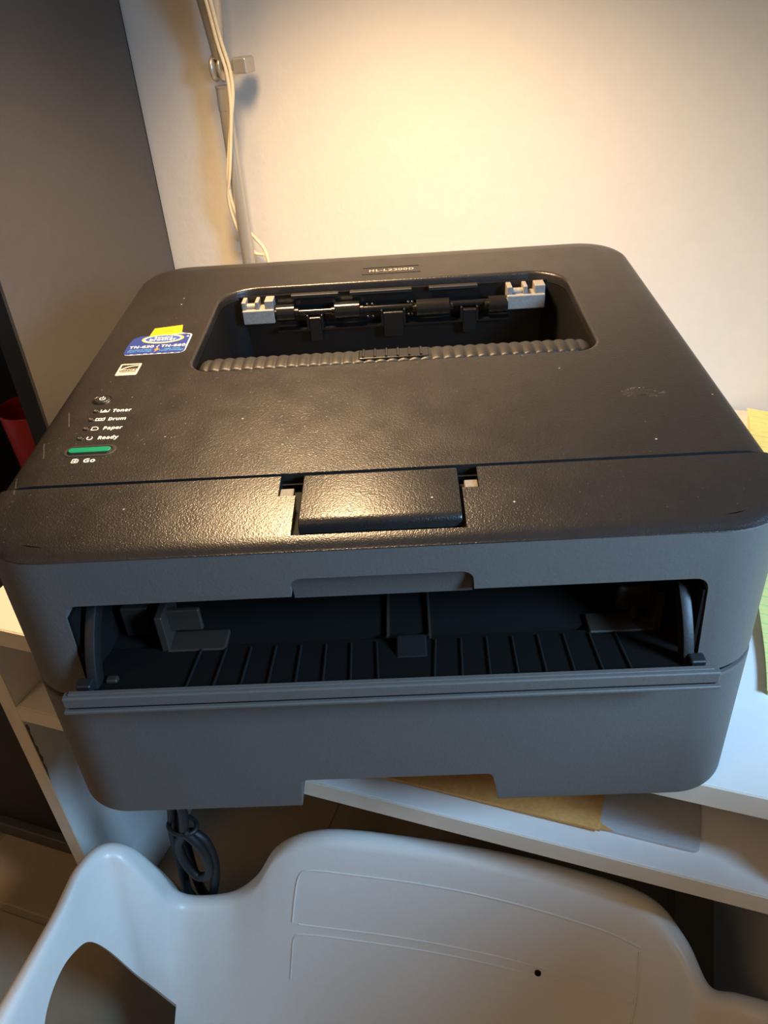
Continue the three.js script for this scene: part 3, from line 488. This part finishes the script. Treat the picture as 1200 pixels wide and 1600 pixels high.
// ---------------------------------------------------------------- papers on the desk
{
  const env = thing('envelope', 'brown paper envelope lying on the lower shelf of the desk', 'envelope', D(0.28, TOP - 0.083, -0.13), TURN);
  const front = (x) => -0.0145 - (0.411 - x) * 0.026;
  const s = new THREE.Shape(); s.moveTo(-0.13, 0.115 * -1 + 0); s.lineTo(0.131, -0.1155); s.lineTo(0.129, 0.12); s.lineTo(-0.13, 0.12); s.closePath();
  part('envelope_body', new THREE.ExtrudeGeometry(s, { depth: 0.0016, bevelEnabled: true, bevelSize: 0.0006, bevelThickness: 0.0004, bevelSegments: 2 }).rotateX(-Math.PI / 2).translate(0, 0.0034, 0), M.kraft, env);
  const tip = new THREE.Shape(); tip.moveTo(0.128, -0.1145); tip.lineTo(0.140, -0.1136); tip.lineTo(0.130, -0.109); tip.closePath();
  part('envelope_flap', new THREE.ExtrudeGeometry(tip, { depth: 0.0004, bevelEnabled: false }).rotateX(-Math.PI / 2).translate(0, 0.0031, 0), M.kraft, env);
  const fo = thing('folder', 'pale grey card folder under the brown envelope', 'folder', D(0.40, TOP - 0.083, -0.13), TURN);
  part('folder_cover', new THREE.ExtrudeGeometry(new THREE.Shape(rrect(-0.10, 0.069, -0.12, 0.1125, 0.004, 0.004, 5).map(([x, z]) => new THREE.Vector2(x, -z))), { depth: 0.0019, bevelEnabled: true, bevelSize: 0.0003, bevelThickness: 0.0003, bevelSegments: 2 }).rotateX(-Math.PI / 2).translate(0, 0.0003, 0), M.folder, fo);
  const or = thing('paper_scrap', 'orange paper scrap on the lower shelf at the left end', 'paper', D(0.0, TOP - 0.083, -0.028), TURN);
  const sh = new THREE.Shape(); sh.moveTo(-0.014, 0.004); sh.lineTo(-0.003, -0.004); sh.lineTo(0.02, -0.002); sh.lineTo(0.018, 0.02); sh.lineTo(-0.010, 0.016); sh.closePath();
  part('scrap_sheet', new THREE.ExtrudeGeometry(sh, { depth: 0.002, bevelEnabled: true, bevelSize: 0.0005, bevelThickness: 0.0005, bevelSegments: 1 }).rotateX(-Math.PI / 2).translate(0, 0.0006, 0), M.orange, or);
  // ruled yellow pad beside the printer
  const pad = thing('legal_pad', 'yellow ruled paper pad on the desk at the right of the printer', 'notepad', D(0.598, TOP, -0.252), TURN);
  const ruled = noiseTex(512, [[60, 1], [9, 0.6]], (q, u, v) => { const line = (v * 22) % 1 < 0.10 ? 0.84 : 1, m = u > 0.12 && u < 0.125 ? 0.8 : 1, k = 0.97 + 0.06 * q; return [0.95 * line * k, 0.90 * (line * 0.3 + 0.7) * k * m, 0.55 * (line * 0.2 + 0.8) * k * m]; }, 0.19, true);
  const py = mk({ map: ruled, roughness: 0.8 });
  part('pad_block', b2(-0.105, 0.105, 0.0002, 0.005, -0.178, 0.178, 0.0006), mk({ map: tint(0xe6d98a, 0.1, [[200, 1]], 0.05), roughness: 0.9 }), pad);
  const pts = []; for (let i = 0; i <= 30; i++) { const z = -0.18 + 0.36 * i / 30; const r = []; for (let j = 0; j <= 12; j++) { const x = -0.107 + 0.214 * j / 12; r.push(V(x + 0.0015 * Math.sin(i * 0.5), 0.0055 + 0.004 * Math.exp(-j * 0.7) * (0.5 + 0.5 * Math.sin(i * 0.35 + 1)), z)); } pts.push(r); }
  part('pad_sheet', loft(pts, false), py, pad);
}

// ---------------------------------------------------------------- the plastic child's armchair
{
  const t = thing('childs_armchair', 'white moulded plastic child armchair in front of the desk', 'chair', D(0.317, 0, 0.1), TURN);
  const L = [ // ridge: x, z, height, outer flare, then the foot of the inner skin: x, z
    [0.090, 0.34, 0.244, 0.46, 0.108, 0.34], [0.086, 0.25, 0.246, 0.50, 0.105, 0.25], [0.081, 0.165, 0.248, 0.54, 0.101, 0.185], [0.075, 0.10, 0.249, 0.58, 0.098, 0.140], [0.068, 0.066, 0.248, 0.60, 0.100, 0.116], [0.070, 0.046, 0.243, 0.55, 0.106, 0.103],
    [0.083, 0.0395, 0.234, 0.40, 0.113, 0.097], [0.0965, 0.0372, 0.207, 0.28, 0.121, 0.093], [0.106, 0.0355, 0.182, 0.20, 0.130, 0.090], [0.1205, 0.0305, 0.172, 0.14, 0.143, 0.086], [0.150, 0.0218, 0.178, 0.10, 0.165, 0.081], [0.172, 0.0143, 0.199, 0.06, 0.181, 0.077], [0.188, 0.0042, 0.228, 0.05, 0.194, 0.073], [0.213, -0.0020, 0.248, 0.05, 0.214, 0.068],
    [0.252, -0.007, 0.258, 0.05, 0.252, 0.062], [0.337, -0.0165, 0.260, 0.05, 0.335, 0.056], [0.401, -0.020, 0.258, 0.05, 0.396, 0.054], [0.4468, -0.0202, 0.250, 0.05, 0.436, 0.056], [0.469, -0.0092, 0.235, 0.03, 0.455, 0.062], [0.4861, 0.0124, 0.225, 0.0, 0.468, 0.078], [0.505, 0.0125, 0.224, 0.0, 0.480, 0.088], [0.525, 0.0150, 0.229, 0.0, 0.491, 0.098],
    [0.548, 0.026, 0.240, 0.1, 0.505, 0.112], [0.560, 0.060, 0.248, 0.12, 0.522, 0.128], [0.560, 0.11, 0.248, 0.12, 0.532, 0.15], [0.553, 0.2, 0.247, 0.12, 0.533, 0.21], [0.548, 0.32, 0.244, 0.12, 0.530, 0.32]];
  const crv = (f) => new THREE.CatmullRomCurve3(L.map(f), false, 'centripetal');
  const us = L.map((a, i) => i), at = (f, u) => {      // uniform Catmull-Rom on the control rows
    const i = Math.min(L.length - 2, Math.floor(u)), w = u - i, g = (k) => f(L[Math.max(0, Math.min(L.length - 1, k))]);
    const a = g(i - 1), b = g(i), c = g(i + 1), d = g(i + 2); return 0.5 * (2 * b + (c - a) * w + (2 * a - 5 * b + 4 * c - d) * w * w + (3 * b - a - 3 * c + d) * w ** 3);
  };
  const NS = 234, BOT = 0.088, frames = [];
  for (let i = 0; i <= NS; i++) {
    const u = (L.length - 1) * i / NS, col = (k, v = u) => at((r) => r[k], Math.max(0, Math.min(L.length - 1, v)));
    const p = V(col(0) - 0.317, col(2), col(1) - 0.1), ft = V(col(4) - 0.317, BOT, col(5) - 0.1);
    let dx = 0, dz = 0; for (const e of [0.5, 1, 1.6]) { dx += col(0, u + e) - col(0, u - e); dz += col(1, u + e) - col(1, u - e); }
    const l = Math.hypot(dx, dz) || 1; frames.push({ p, ft, out: V(dz / l, 0, -dx / l), fl: col(3), ob: 0.001 + 0.1 * THREE.MathUtils.smoothstep(u, 1.0, 1.6) * (1 - THREE.MathUtils.smoothstep(u, 4.6, 6.2)) });
  }
  const section = ({ p, ft, out, fl, ob }) => {            // sheet profile: inner foot -> ridge -> outer foot
    const y = p.y, h = V(ft.x - p.x, 0, ft.z - p.z), D1 = h.length(), inn = h.clone().normalize(), H = y - BOT, a = [];
    const q = (dir, o, yy) => V(p.x + dir.x * o, yy, p.z + dir.z * o);
    const R = 0.0092, ti = Math.PI / 2 - Math.atan2(D1, H), to = Math.PI / 2 - Math.atan(fl * 0.95), arc = (dir, s, th) => q(dir, R * Math.sin(th), y - R * (1 - Math.cos(th)));
    const oi = R * Math.sin(ti), yi = y - R * (1 - Math.cos(ti)), oo = R * Math.sin(to), yo = y - R * (1 - Math.cos(to));
    for (const k of [1, 0.88, 0.76, 0.64, 0.52, 0.42, 0.32, 0.23, 0.15, 0.08]) a.push(q(inn, oi + (D1 - oi) * k, yi - (yi - BOT) * k));
    for (const k of [1, 0.8, 0.6, 0.4, 0.2]) a.push(arc(inn, 1, ti * k));
    a.push(q(out, 0, y));
    for (const k of [0.2, 0.4, 0.6, 0.8, 1]) a.push(arc(out, 1, to * k));
    for (const k of [0.06, 0.14, 0.26, 0.42, 0.6, 0.8, 1]) { const d = (yo - ob) * k; a.push(q(out, oo + fl * d * 0.95, yo - d)); }
    return a;
  };
  const th = 0.003, outer = frames.map(section), m = outer[0].length;
  const sheet = loft(outer, false), nn = sheet.attributes.normal;
  const under = outer.map((r, i) => r.map((v, j) => { const k = i * m + j, n = V(nn.getX(k), nn.getY(k), nn.getZ(k)); return v.clone().addScaledVector(n, -th); }));
  // orientation test: normals must point up at the ridge
  const sgn = nn.getY(Math.round(NS * 0.6) * m + 15) > 0 ? 1 : -1;
  const low = sgn > 0 ? under : outer.map((r, i) => r.map((v, j) => { const k = i * m + j; return v.clone().add(V(nn.getX(k), nn.getY(k), nn.getZ(k)).multiplyScalar(th)); }));
  const rings = outer.map((r, i) => [...r, ...low[i].slice().reverse()]);
  const g0 = loft(rings, true), n = rings[0].length, half = m, idx = Array.from(g0.index.array);
  for (const [k, fl] of [[0, 0], [NS, 1]]) for (let i = 0; i + 1 < half; i++) { const a = k * n + i, b = a + 1, c = k * n + n - 1 - i, d = c - 1; fl ? idx.push(a, c, b, b, c, d) : idx.push(a, b, c, b, d, c); }
  g0.setIndex(idx); g0.computeVertexNormals();
  const ev = new Evaluator(); ev.useGroups = false;
  const shell = new Brush(boxUV(crease(g0, 1.1)));
  // arm opening, cut through the inner skin of the left arm
  const pts = [[0.083, 0.075], [0.0835, 0.10], [0.0845, 0.14], [0.0885, 0.185], [0.097, 0.214], [0.1105, 0.226], [0.125, 0.230], [0.142, 0.226], [0.156, 0.214], [0.172, 0.18], [0.180, 0.13], [0.182, 0.07]];
  const sh2 = new THREE.Shape(new THREE.SplineCurve(pts.map(([z, y]) => new THREE.Vector2(z - 0.1, y))).getPoints(48));
  const ag = new THREE.ExtrudeGeometry(sh2, { depth: 0.062, bevelEnabled: false }); ag.rotateY(-Math.PI / 2); ag.translate(0.121 - 0.317, -0.009, -0.0035);
  const br = new Brush(boxUV(clean(ag))); br.updateMatrixWorld(); shell.updateMatrixWorld();
  const res = ev.evaluate(shell, br, SUBTRACTION);
  part('seat_shell', res.geometry, M.chair, t);
  const foot = frames.map((f) => [f.ft.x, f.ft.z]), sp = new THREE.Shape(foot.map(([x, z]) => new THREE.Vector2(x, -z)));
  part('seat', new THREE.ExtrudeGeometry(sp, { depth: 0.003, bevelEnabled: false }).rotateX(-Math.PI / 2).translate(0, BOT - 0.0015, 0), M.chair, t);
  // moulded lines of the two back panels, laid on the inner skin
  const inner = (x, y) => {                            // point of the inner skin at a given x and height
    let prev = null; for (const r of outer) {
      let c = null; for (let j = 0; j < 14; j++) if (r[j].y <= y && r[j + 1].y > y) { const w = (y - r[j].y) / (r[j + 1].y - r[j].y); c = r[j].clone().lerp(r[j + 1], w); break; }
      if (c && c.z < 0.02 && prev && prev.x <= x && c.x > x) return prev.lerp(c, (x - prev.x) / (c.x - prev.x));
      prev = c;
    } return null; };
  const line = (q) => { const c = new THREE.CatmullRomCurve3(q.map(([x, y]) => V(x, y, 0)), false, 'centripetal').getPoints(40).map((v) => inner(v.x - 0.317, v.y)).filter(Boolean); if (c.length > 2) part('moulded_line', tube(c, 0.0008, c.length * 2, 6), M.chair, t); };
  line([[0.207, 0.186], [0.208, 0.205], [0.2095, 0.219], [0.2125, 0.2265], [0.222, 0.2305], [0.28, 0.236], [0.36, 0.236], [0.42, 0.231], [0.447, 0.225]]);
  line([[0.2075, 0.140], [0.208, 0.160], [0.2085, 0.172], [0.2105, 0.1765], [0.217, 0.1785], [0.29, 0.185], [0.37, 0.187], [0.45, 0.186]]);
  line([[0.212, 0.1855], [0.28, 0.192], [0.37, 0.194], [0.449, 0.1925]]);
  line([[0.447, 0.222], [0.4485, 0.205], [0.449, 0.190], [0.4485, 0.165]]);
  const hp = inner(0.385 - 0.317, 0.1895); if (hp) part('screw_hole', new THREE.CylinderGeometry(0.0022, 0.0022, 0.001, 16).rotateX(1.1).translate(hp.x, hp.y + 0.0004, hp.z + 0.0004), M.dark, t);
}

// ---------------------------------------------------------------- power cord bundle hanging from the shelf
{
  const t = thing('power_cord', 'black power cord folded in a tied bundle hanging below the printer', 'cord', D(0.12, 0, 0.0095), TURN);
  const T = TOP, p = (x, y, z = 0) => V(x - 0.12, T + y, z);
  part('cord_loop', [tube([p(0.117, -0.077, -0.055), p(0.118, -0.076, -0.02), p(0.119, -0.09, 0.004), p(0.116, -0.13, 0.006), p(0.1065, -0.17, 0.004), p(0.102, -0.22, 0.003), p(0.1005, -0.255, 0.003), p(0.108, -0.268, 0.003), p(0.120, -0.255, 0.004), p(0.131, -0.225, 0.004), p(0.137, -0.19, 0.004), p(0.1345, -0.165, 0.005), p(0.126, -0.158, 0.006), p(0.118, -0.165, 0.007)], 0.0037, 120, 10)], M.cable, t);
  part('cord_loop', [tube([p(0.125, -0.077, -0.055), p(0.125, -0.075, -0.02), p(0.126, -0.095, 0.007), p(0.128, -0.13, 0.010), p(0.122, -0.155, 0.010), p(0.113, -0.175, 0.009), p(0.114, -0.20, 0.009), p(0.122, -0.212, 0.009), p(0.132, -0.205, 0.009), p(0.136, -0.185, 0.009), p(0.133, -0.165, 0.010), p(0.124, -0.150, 0.011)], 0.0036, 110, 10)], M.cable, t);
  part('cord_loop', [tube([p(0.112, -0.10, 0.003), p(0.110, -0.14, 0.001), p(0.108, -0.19, -0.003), p(0.106, -0.24, -0.004), p(0.111, -0.264, -0.003), p(0.119, -0.262, -0.003)], 0.0037, 60, 10)], M.cable, t);
  part('cord_tie', new THREE.TorusGeometry(0.0105, 0.002, 8, 30).rotateX(Math.PI / 2).scale(1.05, 1, 0.75).translate(0.0, T - 0.152, 0.006), M.cable, t);
}

// ---------------------------------------------------------------- dark bookcase, bin and box at the left
{
  const t = thing('bookcase', 'tall dark open bookcase standing in the left corner', 'bookcase', D(-0.41, 0, -0.448), TURN);
  const H = 1.75;                                     // right side face at x = -0.103
  part('side_panel', b2(0.287, 0.307, 0, H, 0.004, 0.246, 0.0006), M.bookcase, t); part('side_panel', b2(-0.307, -0.287, 0, H, 0.004, 0.246, 0.0006), M.bookcase, t);
  part('shaded_front_edge', b2(0.2865, 0.3068, 0.0, H, 0.246, 0.249, 0.0006), M.shelfblack, t); part('shaded_front_edge', b2(-0.3068, -0.2865, 0.0, H, 0.246, 0.249, 0.0006), M.shelfblack, t);  // edges painted blacker than the sides, for the shade they stand in
  part('back_panel', b2(-0.305, 0.305, 0.03, H - 0.01, 0.0, 0.004), M.shelfblack, t);
  for (const y of [0.03, 0.27, 0.62, 0.98, 1.36, H - 0.02]) part('shelf', b2(-0.287, 0.287, y, y + 0.02, 0.005, 0.24, 0.0006), M.shelfblack, t);
  const bin = thing('cup', 'red plastic cup standing inside the dark bookcase', 'cup', D(-0.155, 0.29, -0.240), TURN);
  const rim = 0.150;
  part('cup_body', new THREE.LatheGeometry([[0, 0], [0.021, 0], [0.0225, 0.002], [0.0302, rim - 0.003], [0.0314, rim], [0.0308, rim + 0.001], [0.0298, rim], [0.0288, rim - 0.005], [0.0205, 0.004], [0, 0.003]].map(([a, b]) => new THREE.Vector2(a, b)), 64), M.red, bin);
  const box = thing('storage_box', 'low black storage box on the floor left of the desk', 'box', D(-0.26, 0, -0.128), TURN);
  part('box_body', b2(-0.2, 0.2, 0.02, 0.26, -0.065, 0.065, 0.004), M.shelfblack, box);
  part('box_base', b2(-0.2, 0.2, 0, 0.02, -0.065, 0.073, 0.002), M.bookcase, box);
}

{ // unseen drawer unit, out of view; placed to keep the cool lamp off the chair's back
  const t = thing('unseen_drawer_unit', 'unseen low white drawer unit, out of view right of the child armchair', 'cabinet', D(0.74, 0, 0.27), TURN);
  part('carcass', [b2(-0.118, 0.118, 0.02, 0.571, -0.185, 0.185, 0.003), b2(-0.11, 0.11, 0, 0.02, -0.175, 0.17)], M.desk, t);
  part('top_board', b2(-0.12, 0.12, 0.571, 0.585, -0.187, 0.2, 0.003), M.desk, t);
  for (let i = 0; i < 3; i++) { const d = part('drawer', b2(-0.115, 0.115, 0.026 + i * 0.181, 0.203 + i * 0.181, 0.185, 0.2, 0.003), M.desk, t); part('knob', cyl(0.011, 0.013, V(0, 0.115 + i * 0.181, 0.2), V(0, 0.115 + i * 0.181, 0.218), 20), M.chrome, d); }
}

// ---------------------------------------------------------------- the lamp by the wall
{
  const t = thing('desk_lamp', 'silver jointed lamp post rising behind the printer by the wall', 'lamp', D(0.003, TOP, -0.42), TURN);
  part('clamp_base', new THREE.LatheGeometry([[0, 0], [0.022, 0], [0.022, 0.008], [0.018, 0.014], [0.008, 0.018], [0.006, 0.022], [0, 0.022]].map(([a, b]) => new THREE.Vector2(a, b)), 32), M.chrome, t);
  const pole = part('pole', cyl(0.0066, 0.0062, V(0, 0.02, 0), V(0.001, 0.268, 0), 28), M.chrome, t);
  part('pole_collar', [cyl(0.0066, 0.0064, V(0.001, 0.268, 0), V(0.0012, 0.287, 0), 28), cyl(0.0069, 0.0069, V(0.0012, 0.2862, 0), V(0.0012, 0.288, 0), 28)], M.chrome, t);
  const kn = part('knuckle', [new THREE.SphereGeometry(0.0088, 28, 18).scale(0.42, 1.25, 1).translate(-0.0028, 0.302, 0.001), new THREE.SphereGeometry(0.0088, 28, 18).scale(0.42, 1.25, 1).translate(0.0048, 0.302, 0.001)], M.chrome, t);
  part('clip_knob', [b2(0.008, 0.019, 0.2995, 0.307, -0.003, 0.006, 0.001), b2(0.018, 0.032, 0.297, 0.310, -0.010, 0.008, 0.002)], M.chrome, kn);
  // arm: widens upwards and leans into the room, ends in a bell shade above the printer
  const head = V(LAMP.x - 0.003, LAMP.y - TOP, LAMP.z + 0.42);
  const e0 = V(0.0035, 0.310, 0.003), e1 = V(0.0085, 0.356, 0.0125), e2 = V(0.024, 0.49, 0.06);
  part('lower_arm', [cyl(0.0052, 0.0112, e0, e1, 28), cyl(0.0112, 0.0118, e1, e2, 28), new THREE.SphereGeometry(0.0118, 20, 12).translate(e2.x, e2.y, e2.z)], M.chrome, t);
  const up = V(head.x, head.y + 0.075, head.z);
  part('upper_arm', cyl(0.006, 0.006, e2, up, 20), M.chrome, t);
  const dir = V(LAMP.tx - LAMP.x, LAMP.ty - LAMP.y, LAMP.tz - LAMP.z).normalize();
  const q = new THREE.Quaternion().setFromUnitVectors(V(0, -1, 0), dir);
  const shade = new THREE.LatheGeometry([[0.012, 0.085], [0.022, 0.083], [0.03, 0.06], [0.052, 0.01], [0.066, -0.03], [0.0645, -0.03], [0.050, 0.01], [0.028, 0.059], [0.012, 0.08]].map(([a, b]) => new THREE.Vector2(a, b)), 40); shade.applyQuaternion(q); shade.translate(head.x, head.y, head.z);
  part('lamp_shade', shade, M.chrome, t);
  const bulb = new THREE.SphereGeometry(0.022, 24, 16); bulb.translate(head.x, head.y, head.z);
  const bm = part('bulb', bulb, mk({ color: 0xfff2d8, emissive: LAMP.color, emissiveIntensity: 2, roughness: 0.4 }), t);
  const light = new THREE.SpotLight(LAMP.color, LAMP.intensity, 0, LAMP.angle, 1.0, 2);
  light.name = 'lamp_light'; light.castShadow = true; light.shadow.radius = 2.2; light.shadow.mapSize.set(2048, 2048);
  const at = D(LAMP.x, LAMP.y, LAMP.z), dw = dir.clone().applyAxisAngle(V(0, 1, 0), TURN);
  light.position.set(at[0] + dw.x * 0.03, at[1] + dw.y * 0.03, at[2] + dw.z * 0.03); light.target.position.set(...D(LAMP.tx, LAMP.ty, LAMP.tz)); scene.add(light, light.target);
  // flex cable twisted round the post
  const f = (x, y, z) => V(x, y, z);
  part('lamp_cord', [tube([f(0.03, 0.50, 0.078), f(0.019, 0.40, 0.043), f(0.0165, 0.352, 0.025), f(0.014, 0.325, 0.014), f(0.0165, 0.303, 0.010), f(0.016, 0.285, 0.009), f(0.0115, 0.265, 0.010), f(0.0035, 0.235, 0.011), f(-0.003, 0.21, 0.010), f(-0.005, 0.19, 0.006), f(-0.002, 0.168, 0.0), f(0.006, 0.15, -0.0105), f(0.013, 0.14, -0.012), f(0.018, 0.130, -0.008), f(0.0205, 0.115, -0.006), f(0.021, 0.07, -0.004), f(0.024, 0.01, -0.006)], 0.0017, 140, 8),
    tube([f(0.027, 0.50, 0.080), f(0.0155, 0.40, 0.045), f(0.0135, 0.352, 0.027), f(0.012, 0.32, 0.016), f(0.0145, 0.300, 0.013), f(0.0135, 0.275, 0.012), f(0.008, 0.245, 0.012), f(0.001, 0.215, 0.012), f(-0.0065, 0.195, 0.008), f(-0.0075, 0.175, 0.004), f(-0.003, 0.150, -0.002), f(0.004, 0.135, -0.0105), f(0.015, 0.133, -0.011), f(0.0165, 0.118, -0.008), f(0.018, 0.07, -0.007), f(0.020, 0.01, -0.009)], 0.0016, 140, 8)], M.cord, t).userData.label = 'cream twisted lamp cord';
}
renderer.render(scene, camera);
